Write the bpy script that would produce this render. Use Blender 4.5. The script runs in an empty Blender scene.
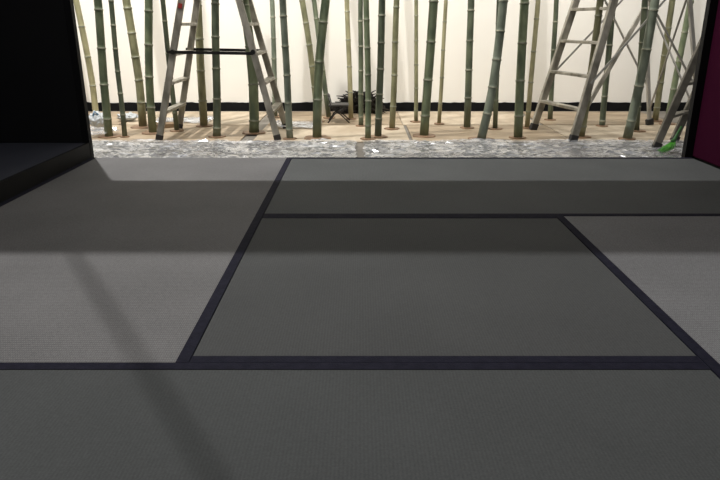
import bpy, bmesh, math, random
from mathutils import Vector, Matrix, noise
random.seed(7)
scene=bpy.context.scene
COL=scene.collection
try:
    scene.view_settings.view_transform='Standard'
    scene.view_settings.look='None'
except Exception: pass
H=0.5625; F=640.0; P=math.atan(217/640); FZ=-0.06
def floor_pt(px,py,z=FZ):
    a=P+math.atan((py-240)/F)
    Y=(H-z)/math.tan(a)
    d=Y*math.cos(P)+(H-z)*math.sin(P)
    return Vector(((px-360)/F*d,Y,z))
def pt_at(px,py,Y):
    dx=(px-360)/F; dy=-(py-240)/F
    vy=math.cos(P)+dy*math.sin(P); vz=-math.sin(P)+dy*math.cos(P)
    t=Y/vy
    return Vector((dx*t,Y,H+vz*t))
# ---------- materials
def srgb(c):
    r=[]
    for v in c:
        v=v/255
        r.append(v/12.92 if v<=0.04045 else ((v+0.055)/1.055)**2.4)
    return (*r,1)
def mat(name,c1,c2=None,rough=.6,metal=0,scale=8,bump=0,bscale=40,stretch=(1,1,1),spec=.5,p0=.35,p1=.65,world=False):
    m=bpy.data.materials.new(name); m.use_nodes=True
    nt=m.node_tree; b=nt.nodes['Principled BSDF']
    b.inputs['Roughness'].default_value=rough; b.inputs['Metallic'].default_value=metal
    b.inputs['Specular IOR Level'].default_value=spec
    tc=nt.nodes.new('ShaderNodeTexCoord'); mp=nt.nodes.new('ShaderNodeMapping')
    mp.inputs['Scale'].default_value=stretch
    if world:
        g=nt.nodes.new('ShaderNodeNewGeometry'); nt.links.new(g.outputs['Position'],mp.inputs[0])
    else: nt.links.new(tc.outputs['Object'],mp.inputs[0])
    n=nt.nodes.new('ShaderNodeTexNoise'); n.inputs['Scale'].default_value=scale; n.inputs['Detail'].default_value=5
    nt.links.new(mp.outputs[0],n.inputs['Vector'])
    cr=nt.nodes.new('ShaderNodeValToRGB')
    cr.color_ramp.elements[0].position=p0; cr.color_ramp.elements[1].position=p1
    cr.color_ramp.elements[0].color=srgb(c1); cr.color_ramp.elements[1].color=srgb(c2 or c1)
    nt.links.new(n.outputs['Fac'],cr.inputs[0]); nt.links.new(cr.outputs[0],b.inputs['Base Color'])
    if bump:
        n2=nt.nodes.new('ShaderNodeTexNoise'); n2.inputs['Scale'].default_value=bscale
        nt.links.new(mp.outputs[0],n2.inputs['Vector'])
        bp=nt.nodes.new('ShaderNodeBump'); bp.inputs['Strength'].default_value=bump; bp.inputs['Distance'].default_value=.01
        nt.links.new(n2.outputs['Fac'],bp.inputs['Height']); nt.links.new(bp.outputs[0],b.inputs['Normal'])
    return m
def tatami_mat(name,c,along_x,amp=.10,wk=.24,f1=56,f2=110):
    m=bpy.data.materials.new(name); m.use_nodes=True
    nt=m.node_tree; b=nt.nodes['Principled BSDF']
    b.inputs['Roughness'].default_value=.8; b.inputs['Specular IOR Level'].default_value=.12
    tc=nt.nodes.new('ShaderNodeTexCoord')
    def wave(axis,freq,dist):
        w=nt.nodes.new('ShaderNodeTexWave'); w.bands_direction=axis; w.inputs['Scale'].default_value=freq
        w.inputs['Distortion'].default_value=dist; w.inputs['Detail'].default_value=1; w.inputs['Detail Scale'].default_value=3
        nt.links.new(tc.outputs['Object'],w.inputs['Vector']); return w
    ax='X' if along_x else 'Y'; ay='Y' if along_x else 'X'
    w1=wave(ax,f1,.5); w2=wave(ay,f2,.8)
    mul=nt.nodes.new('ShaderNodeMath'); mul.operation='MULTIPLY'
    nt.links.new(w1.outputs['Fac'],mul.inputs[0]); nt.links.new(w2.outputs['Fac'],mul.inputs[1])
    n=nt.nodes.new('ShaderNodeTexNoise'); n.inputs['Scale'].default_value=320; n.inputs['Detail'].default_value=3
    nt.links.new(tc.outputs['Object'],n.inputs['Vector'])
    n3=nt.nodes.new('ShaderNodeTexNoise'); n3.inputs['Scale'].default_value=3
    nt.links.new(tc.outputs['Object'],n3.inputs['Vector'])
    def mad(a,k,bsock):
        q=nt.nodes.new('ShaderNodeMath'); q.operation='MULTIPLY_ADD'; q.inputs[1].default_value=k
        nt.links.new(a,q.inputs[0])
        if bsock is None: q.inputs[2].default_value=0
        else: nt.links.new(bsock,q.inputs[2])
        return q.outputs[0]
    s=mad(mul.outputs[0],wk,None); s=mad(n.outputs['Fac'],.6,s); s=mad(n3.outputs['Fac'],.35,s)
    cr=nt.nodes.new('ShaderNodeValToRGB')
    cr.color_ramp.elements[0].position=.35; cr.color_ramp.elements[1].position=.8
    lo=[v*(1-amp) for v in c]; hi=[v*(1+amp) for v in c]
    cr.color_ramp.elements[0].color=srgb(lo); cr.color_ramp.elements[1].color=srgb(hi)
    nt.links.new(s,cr.inputs[0]); nt.links.new(cr.outputs[0],b.inputs['Base Color'])
    bp=nt.nodes.new('ShaderNodeBump'); bp.inputs['Strength'].default_value=.12; bp.inputs['Distance'].default_value=.001
    nt.links.new(mul.outputs[0],bp.inputs['Height']); nt.links.new(bp.outputs[0],b.inputs['Normal'])
    return m
M={}
M['black']=mat('black_paint',(11,11,13),(15,15,17),.55,scale=3,spec=.3)
M['blackpost']=mat('black_post_paint',(11,11,13),(15,15,17),.6,spec=.2)
M['ledge']=mat('dark_lacquer',(72,74,84),(80,82,92),.35,scale=2)
M['magenta']=mat('magenta_fabric',(52,10,32),(56,12,35),1,scale=2,spec=.05)
M['wall']=mat('cream_cloth_wall',(234,230,220),(236,232,223),.9,scale=.8)
M['skirt']=mat('black_skirting',(10,10,11),(16,16,17),.8,scale=20,bump=.3,spec=.2)
M['floor']=mat('dusty_hall_floor',(112,106,98),(136,130,120),.6,scale=4,bump=.1)
M['ply1']=mat('plywood_tan',(150,132,108),(176,157,131),.6,scale=5,stretch=(1,3,1),world=True)
M['ply2']=mat('plywood_pale',(176,159,135),(198,183,160),.6,scale=6,stretch=(2,1,1),world=True)
M['plate']=mat('wood_base_plate',(112,88,66),(150,120,92),.6,scale=30,stretch=(1,2,1),world=True)
M['tape']=mat('indigo_edging_cloth',(32,32,44),(39,39,52),.85,scale=60,bump=.15,bscale=300,spec=.08)
M['wood']=mat('platform_wood',(24,24,26),(32,31,33),.6,scale=8)
M['ladder']=mat('weathered_ladder',(122,117,104),(178,172,158),.45,metal=.3,scale=18,stretch=(1,1,.5))
M['ladder2']=mat('weathered_ladder_dark',(96,92,82),(128,122,110),.5,metal=.3,scale=14)
M['alu']=mat('thin_aluminium',(160,158,150),(185,182,174),.45,metal=.3)
M['rubber']=mat('rubber_foot',(40,38,36),(50,47,44),.8)
M['steel']=mat('dark_steel',(42,41,40),(56,54,50),.4,metal=.6)
M['stool']=mat('grey_vinyl',(50,48,46),(66,64,60),.6)
M['red']=mat('red_sticker',(130,36,30),(150,46,38),.5)
M['twig']=mat('dark_twigs',(22,20,18),(44,38,30),.9)
M['bottle']=mat('pale_plastic',(196,192,180),(212,208,196),.3)
M['bag']=mat('white_bag',(175,180,182),(195,198,198),.6,bump=.5,bscale=15)
M['blue']=mat('blue_label',(70,120,160),(86,136,172),.6)
M['card']=mat('cardboard',(120,98,72),(140,116,88),.8)
M['green']=mat('green_bristles',(50,140,36),(104,186,66),.5,scale=60)
M['brush']=mat('brush_handle',(40,90,34),(50,104,42),.5)
def bam(n,a,b): return mat(n,a,b,rough=.5,scale=5,stretch=(4,4,1.8),world=True)
BAM=[bam('bamboo_olive',(108,108,80),(148,146,112)),
     bam('bamboo_green',(90,102,78),(126,136,104)),
     bam('bamboo_dark',(74,82,66),(108,116,92)),
     bam('bamboo_pale',(134,130,98),(172,166,130)),
     bam('bamboo_greygreen',(100,108,92),(136,144,126))]
M['node']=mat('bamboo_node_ring',(158,158,136),(98,100,82),.6,scale=30)
def film_mat():
    pm=bpy.data.materials.new('clear_plastic_film'); pm.use_nodes=True
    nt=pm.node_tree; b=nt.nodes['Principled BSDF']; out=nt.nodes['Material Output']
    b.inputs['Base Color'].default_value=srgb((205,206,208)); b.inputs['Roughness'].default_value=.12
    b.inputs['Metallic'].default_value=.55
    tr=nt.nodes.new('ShaderNodeBsdfTransparent'); mx=nt.nodes.new('ShaderNodeMixShader')
    tr.inputs[0].default_value=(.92,.92,.93,1)
    tc=nt.nodes.new('ShaderNodeTexCoord')
    mp=nt.nodes.new('ShaderNodeMapping'); mp.inputs['Scale'].default_value=(1,3,1)
    a=nt.nodes.new('ShaderNodeTexNoise'); a.inputs['Scale'].default_value=5; a.inputs['Detail'].default_value=4
    nt.links.new(tc.outputs['Object'],mp.inputs[0]); nt.links.new(mp.outputs[0],a.inputs['Vector'])
    mr=nt.nodes.new('ShaderNodeMapRange'); mr.inputs[1].default_value=.4; mr.inputs[2].default_value=.62; mr.inputs[3].default_value=.5; mr.inputs[4].default_value=.85
    nt.links.new(a.outputs['Fac'],mr.inputs[0]); nt.links.new(mr.outputs[0],mx.inputs[0])
    nt.links.new(tr.outputs[0],mx.inputs[1]); nt.links.new(b.outputs[0],mx.inputs[2]); nt.links.new(mx.outputs[0],out.inputs[0])
    return pm
M['film']=film_mat()
# ---------- mesh helpers
def mkobj(name,bm,m,parent=None,smooth=False,loc=None):
    me=bpy.data.meshes.new(name); bm.to_mesh(me); bm.free()
    mm=m if isinstance(m,list) else [m]
    for x in mm: me.materials.append(x)
    if smooth:
        for p in me.polygons: p.use_smooth=True
    o=bpy.data.objects.new(name,me); COL.objects.link(o)
    if loc is not None: o.location=loc
    if parent: o.parent=parent
    return o
def box_bm(bm,a,b_,bev=0):
    a=Vector(a); b_=Vector(b_)
    r=bmesh.ops.create_cube(bm,size=1)
    vs=r['verts']
    c=(a+b_)/2; s=b_-a
    for v in vs: v.co=Vector((v.co.x*s.x,v.co.y*s.y,v.co.z*s.z))+c
    if bev:
        es=list({e for v in vs for e in v.link_edges})
        bmesh.ops.bevel(bm,geom=es,offset=bev,segments=2,affect='EDGES')
def box(name,a,b_,m,parent=None,bev=.003,loc=None):
    bm=bmesh.new(); box_bm(bm,a,b_,bev); return mkobj(name,bm,m,parent,loc=loc)
def beam_bm(bm,p,q,w,d,wdir,bev=.002):
    p=Vector(p);q=Vector(q); z=(q-p); L=z.length; z.normalize()
    x=Vector(wdir); x=(x-z*x.dot(z)).normalized(); y=z.cross(x)
    r=bmesh.ops.create_cube(bm,size=1); vs=r['verts']
    for v in vs:
        v.co=(p+q)/2+x*(v.co.x*w)+y*(v.co.y*d)+z*(v.co.z*L)
    if bev:
        es=list({e for v in vs for e in v.link_edges})
        bmesh.ops.bevel(bm,geom=es,offset=bev,segments=1,affect='EDGES')
def tube_bm(bm,pts,rads,seg=12,cap=True,mi=0):
    rings=[]
    n=len(pts)
    for i,p in enumerate(pts):
        p=Vector(p)
        t=(Vector(pts[min(i+1,n-1)])-Vector(pts[max(i-1,0)])).normalized()
        ref=Vector((0,1,0)) if abs(t.y)<.9 else Vector((1,0,0))
        x=t.cross(ref).normalized(); y=t.cross(x)
        r=rads[i] if isinstance(rads,(list,tuple)) else rads
        rings.append([bm.verts.new(p+(x*math.cos(2*math.pi*k/seg)+y*math.sin(2*math.pi*k/seg))*r) for k in range(seg)])
    for i in range(n-1):
        for k in range(seg):
            f=bm.faces.new((rings[i][k],rings[i][(k+1)%seg],rings[i+1][(k+1)%seg],rings[i+1][k])); f.material_index=mi; f.smooth=True
    if cap:
        bm.faces.new(rings[0][::-1]); bm.faces.new(rings[-1])
    return rings
def empty(name,loc,label,cat):
    e=bpy.data.objects.new(name,None); e.location=loc; e.empty_display_size=.1; COL.objects.link(e)
    e['label']=label; e['category']=cat; return e
def tag(o,label,cat,group=None):
    o['label']=label; o['category']=cat
    if group: o['group']=group
def struct(o,label,cat='wall'):
    o['kind']='structure'; o['label']=label; o['category']=cat
# ---------- room
YF=2.79; XL=-1.185; XR=1.475
WALLY=4.84
o=box('floor',(-5,-3,FZ-.1),(5,WALLY+.2,FZ),M['floor'],bev=0); struct(o,'dusty beige exhibition hall floor','floor')
o=box('wall_back',(-5,WALLY,FZ),(5,WALLY+.1,3.4),M['wall'],bev=0); struct(o,'bright cream cloth-covered hall wall')
bm=bmesh.new(); N=400; prev=None
for i in range(N+1):
    x=-5+10*i/N; h=FZ+.060+.006*noise.noise(Vector((x*9,0,0)))+.005*random.random()
    v=[bm.verts.new((x,WALLY-.012,FZ)),bm.verts.new((x,WALLY-.012,h)),bm.verts.new((x,WALLY-.0005,h))]
    if prev:
        for a in range(2): bm.faces.new((prev[a],v[a],v[a+1],prev[a+1]))
    prev=v
o=mkobj('baseboard_back',bm,M['skirt']); struct(o,'black uneven hem strip along the cream wall','baseboard')
o=box('wall_left',(-3.2,YF+.002,FZ),(XL-.03,YF+.032,2.48),M['black'],bev=0); struct(o,'matt black partition of the tea room')
o=box('trim_1',(XL-.03,YF+.001,FZ),(XL,YF+.033,2.48),M['blackpost'],bev=.001); struct(o,'black corner post ending the partition','trim')
o=box('wall_left_side',(-2.35,-1,FZ),(-2.27,YF,2.48),M['black'],bev=0); struct(o,'matt black side wall of the alcove')
o=box('wall_right',(XR,.6,FZ),(XR+.06,YF,2.48),M['black'],bev=0); struct(o,'black side wall of the tea room')
o=box('trim_2',(XR-.042,YF+.002,FZ+.0),(XR+.06,YF+.034,2.48),M['blackpost'],bev=.001); struct(o,'black post at the open end of side wall','trim')
o=box('trim_3',(-2.3,YF+.035,1.87),(2.2,YF+.07,2.55),M['black'],bev=0); struct(o,'deep black fascia above the opening','trim')
o=box('wall_right_wing',(2.12,2.9,FZ),(2.18,3.5,2.4),M['black'],bev=0); struct(o,'short black wing panel')
o=box('magenta_panel',(XR-.012,.8,.007),(XR-.0005,YF-.002,2.3),M['magenta']); tag(o,'deep magenta fabric panel on black side wall','wall panel')
o=box('platform',(XL+.001,-1.0,FZ),(XR-.001,YF-.001,-.006),M['wood'],bev=0)
tag(o,'low dark wooden platform carrying the tatami mats','platform')
e=empty('alcove_ledge',(-1.7,1,FZ),'raised dark lacquered alcove ledge beside the mats','ledge')
box('ledge_board',(-2.265+1.7,-1.6,0),(XL-.012+1.7,YF-.002-1,.066-FZ),M['ledge'],e,bev=.002)
box('front_edge',(XL-.012+1.7,-1.6,0),(XL+1.7,YF-.002-1,.0665-FZ),M['blackpost'],e,bev=.002)
# ---------- tatami (top z=0)
MZ=-.005
def tatami(x0,y0,x1,y1,c,along_x,label,borders,**kw):
    root=bpy.data.objects.new('tatami_mat',None); root.location=((x0+x1)/2,(y0+y1)/2,MZ); COL.objects.link(root)
    root['label']=label; root['category']='tatami mat'; root['group']='tatami mats on the platform'
    g=.0008
    cx,cy=(x0+x1)/2,(y0+y1)/2
    a=(x0-cx+g,y0-cy+g,0); b_=(x1-cx-g,y1-cy-g,.005)
    box('woven_surface',a,b_,tatami_mat('tatami_weave',c,along_x,**kw),root,bev=.0012)
    W=.0225
    for s in borders:
        if s=='S': A,B=(a[0],a[1]-.0006,.001),(b_[0],a[1]+W,.0062)
        if s=='N': A,B=(a[0],b_[1]-W,.001),(b_[0],b_[1]+.0006,.0062)
        if s=='W': A,B=(a[0]-.0006,a[1],.001),(a[0]+W,b_[1],.0062)
        if s=='E': A,B=(b_[0]-W,a[1],.001),(b_[0]+.0006,b_[1],.0062)
        box('edging_tape',A,B,M['tape'],root,bev=.0003)
X1=-.2995; X2=.602; Y1=.990; Y2=1.889  # mat tones below carry the weave's directional reflection as painted base colour
tatami(X1,Y1,X2,Y2,(85,86,86),True,'half-size grey tatami mat at the centre of the pinwheel','SN')
tatami(XL,Y1,X1,YF,(119,118,118),False,'grey tatami mat beside the alcove ledge, weave sheen painted paler','WE',amp=.15,wk=.38,f1=40,f2=74)
tatami(X1,Y2,XR-.013,YF,(94,96,96),True,'grey tatami mat along the open edge of platform','SN')
tatami(X2,.09,XR-.013,Y2,(124,124,125),False,'grey tatami mat beside the magenta panel, weave sheen painted paler','WE',amp=.15,wk=.38,f1=40,f2=74)
tatami(XL,.09,X2,Y1,(85,87,87),True,'grey tatami mat with dark indigo edging along its long sides','SN')
# ---------- plywood sheets on hall floor
xs=[-2.4,-1.52,-.63,.27,1.18,2.08]
for i in range(5):
    for j,(ya,yb) in enumerate([(3.50,4.10),(4.12,4.76)]):
        dx=random.uniform(-.03,.03)
        o=box('plywood_sheet',(xs[i]+.015+dx,ya,FZ+.0002),(xs[i+1]-.015+dx,yb,FZ+.006),M['ply1'] if (i+j)%2 else M['ply2'],bev=.001)
        tag(o,'tan plywood sheet laid flat under the bamboo','plywood sheet','plywood sheets under the bamboo')
PZ=FZ+.0062
def film(x0,x1,y0,y1,amp,seed,label,ZB=PZ,jit=.0035):
    bm=bmesh.new(); nx=max(6,int((x1-x0)*42)); ny=max(6,int((y1-y0)*62))
    g=[]
    for i in range(nx+1):
        r=[]
        for j in range(ny+1):
            x=x0+(x1-x0)*(i+random.uniform(-.4,.4))/nx; y=y0+(y1-y0)*(j+random.uniform(-.4,.4))/ny
            wob=.03*noise.noise(Vector((x*3.5,seed,0 if j<ny/2 else 5)))
            z=ZB+.002+amp*max(0,1-abs(noise.noise(Vector((x*1.8,y*9+seed,seed)))*2.4))**2*.8+random.uniform(0,jit)*2
            r.append(bm.verts.new((x,y+wob,max(z,ZB+.001))))
        g.append(r)
    for i in range(nx):
        for j in range(ny):
            a,b_,c,d_=g[i][j],g[i+1][j],g[i+1][j+1],g[i][j+1]
            if random.random()<.5: bm.faces.new((a,b_,c)); bm.faces.new((a,c,d_))
            else: bm.faces.new((a,b_,d_)); bm.faces.new((b_,c,d_))
    o=mkobj('plastic_sheet',bm,M['film'],smooth=False); tag(o,label,'plastic sheet')
film(-1.5,-.02,2.93,3.50,.013,1.3,'crumpled clear plastic sheet on the floor beside platform')
film(.02,1.95,2.93,3.50,.013,5.3,'long crinkled clear plastic sheet between platform and bamboo')
film(-.55,-.25,3.93,4.15,.015,9.3,'small scrap of clear plastic film among bamboo',PZ,.006)
film(-1.35,-.98,4.15,4.4,.015,15.3,'small scrap of clear plastic film beside the stepladder',PZ,.006)
film(-1.80,-1.42,3.60,3.80,.035,17.3,'bunched scrap of clear plastic film by the partition',PZ,.008)
# ---------- bamboo
bl=[
(97,124,76,6,3,.01),(109,137,97,8,1,0),(125,137,111,5,2,0),(143,127,126,8,0,.01),(153,133,149,8,1,-.01),
(177,131,163,5,2,0),(204,126,197,8,0,0),(217,137,215,8,2,.0),(254,133,244,10,1,.02),(275,117,272,5,4,0),
(290,139,283,7,4,0),(317,138,326,9,1,-.012),(318,122,302,6,0,.01),(329,118,314,5,2,.0),(351,119,347,5,3,0),(361,126,361,5,2,0),
(368,139,366,6,1,.004),(378,137,382,7,2,0),(392,129,397,6,0,0),(416,122,416,4,0,0),(424,136,434,9,1,0),
(439,124,446,4,3,0),(467,128,471,7,2,0),(481,140,504,9,4,.015),(495,129,499,5,2,0),(518,138,525,9,1,0),
(527,128,538,5,3,0),(550,120,556,5,2,0),(581,137,600,7,0,.008),(602,126,613,6,2,0),
(627,139,655,9,4,.01),(636,131,645,6,2,0),(655,121,673,6,0,0),(667,124,691,6,1,0)]
lab={0:'olive green bamboo culm standing upright',1:'fresh green bamboo culm with pale node rings',2:'dark green slim bamboo culm',3:'pale yellow-green bamboo culm leaning slightly',4:'grey-green bamboo culm with pale node rings'}
for bx,by,tx,w,mi,cv in bl:
    b0=floor_pt(bx,by,PZ); 
    leanY=random.uniform(-.02,.05)
    t0=pt_at(tx,0,b0.y+leanY)
    d=t0-b0; k=(2.5+random.uniform(-.2,.2))/d.z
    depth=b0.y*math.cos(P)+(H)*math.sin(P)
    R=w*depth/F/2*1.0
    seglen=random.uniform(.13,.2)*(.7+R*12); zoff=random.uniform(0,seglen)
    Ht=k*d.z; nodes=[]
    z=zoff if zoff>.03 else zoff+seglen
    while z<Ht-.03:
        nodes.append(z); z+=seglen*(1+.12*z)
    perp=Vector((1,.2,0)); sd=random.uniform(0,50)
    def pos(z):
        u=z/d.z
        c=cv*4*(u*(1-u)) if u<1 else -cv*4*(u-1)*.3
        c+=.006*noise.noise(Vector((z*2.2,sd,0)))*min(1,z*4)
        return d*u+perp*c
    zz=[(0,1.0)]
    for nz_ in nodes:
        zz+=[(nz_-.012,.98),(nz_-.005,1.0),(nz_-.001,1.10),(nz_+.003,1.10),(nz_+.007,.96),(nz_+.02,.98)]
    zz.append((Ht,.95)); zz=[a for a in zz if a[0]>=0]; zz.sort()
    taper=lambda z:1-.22*z/Ht
    bm=bmesh.new()
    tube_bm(bm,[pos(a[0]) for a in zz],[R*a[1]*taper(a[0]) for a in zz],seg=14)
    bm.faces.ensure_lookup_table()
    for i in range(len(zz)-1):
        mid=(zz[i][0]+zz[i+1][0])/2
        if any(-.003<mid-n_<.006 for n_ in nodes):
            for k2 in range(14): bm.faces[i*14+k2].material_index=1
    root=mkobj('bamboo_pole',bm,[BAM[mi],M['node']],loc=b0)
    tag(root,lab[mi],'bamboo','bamboo poles before the cream wall')
    bm=bmesh.new()
    pr=R*random.uniform(1.8,3.2)
    bmesh.ops.create_cone(bm,cap_ends=True,segments=24,radius1=pr,radius2=pr*.96,depth=.006)
    bmesh.ops.translate(bm,vec=(0,0,.003),verts=bm.verts)
    for v in bm.verts:
        kk=1+.22*noise.noise(Vector((v.co.x*30+sd,v.co.y*30,0))); v.co.x*=kk; v.co.y*=kk
    mkobj('base_plate',bm,M['plate'],root)
# ---------- ladders
def stepladder(name,c,rot,Ht,spread,wb,wt,label,mrail,nr=5,back='rungs',rail=.028):
    root=empty(name,c,label,'ladder')
    R=Matrix.Rotation(rot,3,'Z')
    U=R@Vector((1,0,0)); V=R@Vector((0,1,0))
    def P3(side,v,t):
        s=(spread/2)*(1-t)+.03*t
        w=(wb/2)*(1-t)+(wt/2)*t
        return U*side*s+V*v*w+Vector((0,0,Ht*t+.0))
    for side in(-1,1):
        thin=(side==1 and back!='rungs')
        for v in(-1,1):
            bm=bmesh.new(); beam_bm(bm,P3(side,v,.012),P3(side,v,1),rail*(.75 if thin else 1.35),rail*(.55 if thin else .7),U)
            mkobj('rail',bm,M['alu'] if thin else mrail,root)
            bm=bmesh.new(); p=P3(side,v,0); beam_bm(bm,p,P3(side,v,.025),rail*1.45,rail*.85,U,.002)
            for vv in bm.verts: vv.co.z=max(vv.co.z,0)
            mkobj('rubber_foot',bm,M['rubber'],root)
        if not thin:
            for i in range(1,nr+1):
                t=i/(nr+1)
                bm=bmesh.new(); beam_bm(bm,P3(side,-1,t),P3(side,1,t),.042,.016,U)
                mkobj('rung',bm,mrail,root)
        else:
            for t0,t1 in((.06,.5),(.5,.06),(.5,.92),(.92,.5)):
                bm=bmesh.new(); beam_bm(bm,P3(1,-1,t0),P3(1,1,t1),.009,.007,U,0)
                mkobj('cross_brace',bm,M['alu'],root)
            for v in(-1,1):
                for t0,t1 in((.60,.16),(.20,.56)):
                    bm=bmesh.new(); beam_bm(bm,P3(-1,v,t0)+V*v*.01,P3(1,v,t1)+V*v*.01,.010,.007,U,0)
                    mkobj('cross_brace',bm,M['alu'],root)
    if back=='rungs':
        for v in(-1,1):
            bm=bmesh.new(); t=.385
            a=P3(-1,v,t); b2=P3(1,v,t); ex=(a-b2).normalized()*.03
            beam_bm(bm,a+ex+V*v*.012,b2+V*v*.012-Vector((0,0,.008)),.006,.016,(0,1,0),0)
            mkobj('spreader_bar',bm,M['steel'],root)
        for s in(-1,1):
            p=P3(s,-1,.385)+V*-.018
            bm=bmesh.new(); bmesh.ops.create_cone(bm,cap_ends=True,segments=14,radius1=.014,radius2=.012,depth=.012)
            bmesh.ops.rotate(bm,verts=bm.verts,cent=(0,0,0),matrix=Matrix.Rotation(math.pi/2,3,'X')); bmesh.ops.translate(bm,vec=p,verts=bm.verts)
            mkobj('hinge_bolt',bm,M['steel'],root)
        p=P3(-1,-1,.565); q=P3(-1,-1,.585)
        bm=bmesh.new(); beam_bm(bm,p-V*.010,q-V*.010,rail*.8,.004,U,0); 
        ob=mkobj('warning_sticker',bm,M['red'],root); ob['label']='small red sticker'
    bm=bmesh.new(); 
    beam_bm(bm,V*(-wt/2-.02)+Vector((0,0,Ht+.006)),V*(wt/2+.02)+Vector((0,0,Ht+.006)),.10,.03,U)
    mkobj('top_cap',bm,mrail,root)
    return root
c=floor_pt(226,134,PZ)
stepladder('stepladder',c,0.0,1.22,.66,.42,.28,'weathered beige double-sided stepladder among bamboo',M['ladder'],nr=7,rail=.026)
c=floor_pt(614,133,PZ)
stepladder('stepladder',c,math.radians(14),1.55,.82,.44,.28,'tall weathered stepladder with thin cross-braced back legs',M['ladder'],nr=8,back='x',rail=.031)
b0=floor_pt(572,134,PZ); t0=pt_at(650,0,b0.y+.25); d=t0-b0
bm=bmesh.new(); k=(WALLY-.02-b0.y)/d.y; beam_bm(bm,Vector((0,0,.012)),d*min(k,3.2),.024,.02,(1,0,0))
o=mkobj('timber_pole',bm,M['ladder'],loc=b0); tag(o,'long pale timber pole leaning diagonally to the wall','pole')
# leaning ladder
f1=floor_pt(656,148,PZ); f2=floor_pt(674,141,PZ)
top=pt_at(700,50,f1.y+.02); d=(top-f1); k=(2.10-f1.x)/d.x
o0=(f1+f2)/2
root=empty('leaning_ladder',o0,'short dark weathered ladder leaning beside black post','ladder')
dd=d*k*.92
for f in(f1,f2):
    bm=bmesh.new(); beam_bm(bm,f-o0+Vector((0,0,.012)),f-o0+dd,.038,.02,(1,0,0)); mkobj('rail',bm,M['ladder2'],root)
    bm=bmesh.new(); beam_bm(bm,f-o0,f-o0+dd.normalized()*.03,.042,.026,(1,0,0))
    for vv in bm.verts: vv.co.z=max(vv.co.z,0)
    mkobj('rubber_foot',bm,M['rubber'],root)
for i in range(1,10):
    t=i/10
    bm=bmesh.new(); beam_bm(bm,f1-o0+dd*t,f2-o0+dd*t,.035,.014,(1,0,0)); mkobj('rung',bm,M['ladder2'],root)
# ---------- folding stool
c=floor_pt(339,122,PZ)
root=empty('folding_stool',c,'small dark folding stool with tubular frame','stool')
for s in(-1,1):
    bm=bmesh.new(); tube_bm(bm,[(-.07,s*.07,.004),(-.025,s*.07,.06),(.05,s*.07,.11)],.004,8); mkobj('leg',bm,M['steel'],root)
    bm=bmesh.new(); tube_bm(bm,[(.07,s*.06,.004),(.02,s*.06,.05),(-.05,s*.06,.11),(-.065,s*.06,.17)],.004,8); mkobj('leg',bm,M['steel'],root)
bm=bmesh.new(); box_bm(bm,(-.065,-.075,.108),(.065,.075,.118),.003); mkobj('seat',bm,M['stool'],root)
bm=bmesh.new(); tube_bm(bm,[(-.065,-.055,.17),(-.07,0,.182),(-.065,.055,.17)],.005,8); mkobj('backrest',bm,M['stool'],root)
# pale bottle
c=floor_pt(325,115,PZ); c.x-=.02
root=empty('plastic_bottle',c,'pale plastic bottle beside dark twig pile','bottle')
bm=bmesh.new(); tube_bm(bm,[(0,0,0),(0,0,.01),(0,0,.12),(0,0,.15),(0,0,.17),(0,0,.185)],[.034,.038,.038,.030,.014,.013],18)
mkobj('bottle_body',bm,M['bottle'],root)
bm=bmesh.new(); tube_bm(bm,[(0,0,.185),(0,0,.205)],[.016,.016],14); mkobj('cap',bm,M['bag'],root)
c=floor_pt(360,113,PZ)
bm=bmesh.new()
for i in range(620):
    x=random.uniform(-.15,.13); hmax=.14*(1-(x/.18)**2); y=random.gauss(0,.03); z=random.uniform(0.004,hmax)
    a=random.uniform(0,6.28); L=random.uniform(.03,.09); ez=random.uniform(-.02,.04)
    p=Vector((x,y,z)); q=p+Vector((math.cos(a)*L,math.sin(a)*L*.4,ez)); q.z=max(q.z,.004); 
    tube_bm(bm,[p,(p+q)/2+Vector((0,0,.008)),q],[.006,.005,.003],5)
for v in bm.verts: v.co.y=min(max(v.co.y,-.09),WALLY-.03-c.y)
o=mkobj('twig_pile',bm,M['twig'],loc=c); tag(o,'dense tangled pile of dark cut twigs by the wall','twigs'); o['kind']='stuff'
# white bag
def blob(sx,sy,sz,seed):
    bm=bmesh.new(); bmesh.ops.create_icosphere(bm,subdivisions=4,radius=1)
    for v in bm.verts:
        n_=v.co.copy(); k=1+.35*noise.noise(n_*2.4+Vector((seed,0,0)))+.12*noise.noise(n_*7+Vector((seed,0,0)))
        v.co=Vector((n_.x*sx*k,n_.y*sy*k,max(0,(n_.z*.5+.5))**.8*sz*k))
    return bm
c=floor_pt(99,130,PZ)
root=mkobj('plastic_bag',blob(.05,.05,.10,0),M['bag'],smooth=True,loc=c); tag(root,'small crumpled white plastic bag with blue band','bag')
bm=bmesh.new(); tube_bm(bm,[(-.012,-.035,.088),(0,-.03,.115),(.012,-.01,.095)],.004,6); mkobj('bag_handle',bm,M['blue'],root)
c=floor_pt(128,121,PZ)
o=mkobj('plastic_bag',blob(.07,.05,.05,4),M['bag'],smooth=True,loc=c); tag(o,'low crumpled white plastic bag lying flat','bag')
c=floor_pt(167,127,PZ)
bm=bmesh.new(); box_bm(bm,(-.07,-.05,0),(.07,.05,.025),.003)
o=mkobj('cardboard_scrap',bm,M['card'],loc=c); o.rotation_euler=(0,0,.4); tag(o,'flattened brown cardboard scrap beside the stepladder','cardboard')
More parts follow.
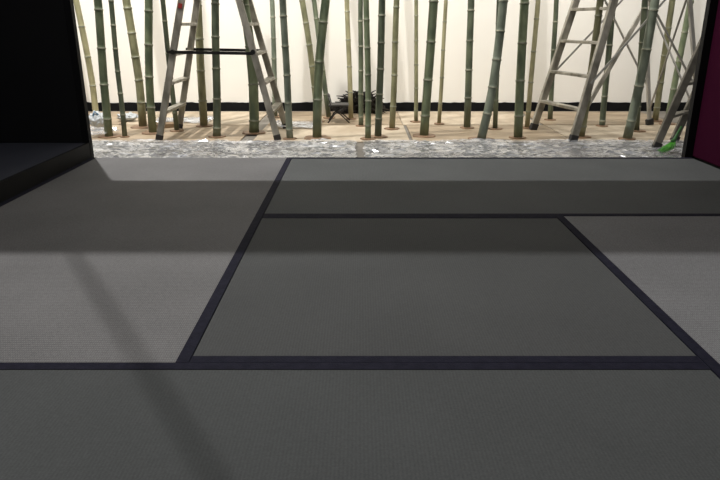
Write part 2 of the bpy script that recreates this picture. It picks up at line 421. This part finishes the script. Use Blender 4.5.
# green brush
c=floor_pt(668,155,PZ)+Vector((0,0,.018))
root=empty('hand_brush',c,'small lime green bristled hand brush beside the post','brush')
bm=bmesh.new(); tube_bm(bm,[(.012,0,.045),(.022,.0,.062),(.034,.01,.085),(.052,.015,.12)],[.013,.009,.006,.005],10); mkobj('handle',bm,M['brush'],root)
bm=bmesh.new()
for i in range(150):
    a=random.uniform(-1,1); bx=random.uniform(-.012,.012); L=random.uniform(.04,.062)
    p=Vector((.010+a*.010,bx,.045+a*.006)); q=p+Vector((-L*.45+a*.024,bx*1.5,-L*.75+a*.012+random.uniform(-.006,.006)))
    q.z=max(q.z,0)
    tube_bm(bm,[p,(p+q)/2,q],[.0014,.0012,.0008],4)
mkobj('bristles',bm,M['green'],root)
# ---------- unseen overhead bar, added to cast the diagonal shadow on the mats
LX,LY,LZ=-1.44,3.3,3.5
def ov(gx,gy,z): 
    t=(LZ-z)/LZ; return Vector((LX+(gx-LX)*t,LY+(gy-LY)*t,z))
p=ov(-.77,1.60,2.56); q=ov(-.17,.66,2.56)
bm=bmesh.new(); dr=(q-p).normalized()
beam_bm(bm,p-dr*.08,q+dr*1.2,.0045,.0045,(1,0,0),.001); o=mkobj('shadow_bar',bm,M['black']); struct(o,'slim overhead bar added to cast a diagonal shadow on the mats','trim')
# ---------- lights
def light(t,name,loc,energy,color,**k):
    L=bpy.data.lights.new(name,t); L.energy=energy; L.color=color
    for a,v in k.items(): setattr(L,a,v)
    o=bpy.data.objects.new(name,L); o.location=loc; COL.objects.link(o); return o
light('POINT','hall_spot',(LX,LY,LZ),400,(1,.985,.97),shadow_soft_size=.010)
o=light('AREA','wall_wash',(0,3.2,2.4),54,(1,.97,.92),shape='RECTANGLE',size=5,size_y=.6,spread=math.radians(90))
d=(Vector((0,WALLY,.55))-o.location); o.rotation_euler=d.to_track_quat('-Z','Y').to_euler()
w=bpy.data.worlds.new('hall_ambient'); scene.world=w; w.use_nodes=True
w.node_tree.nodes['Background'].inputs[0].default_value=(1,.985,.985,1); w.node_tree.nodes['Background'].inputs[1].default_value=.29
# ---------- camera
cam=bpy.data.cameras.new('camera'); co=bpy.data.objects.new('camera',cam); COL.objects.link(co)
cam.sensor_width=36; cam.lens=F/720*36; cam.clip_start=.02
co.location=(0,0,H); co.rotation_euler=(math.pi/2-P,0,0)
scene.camera=co
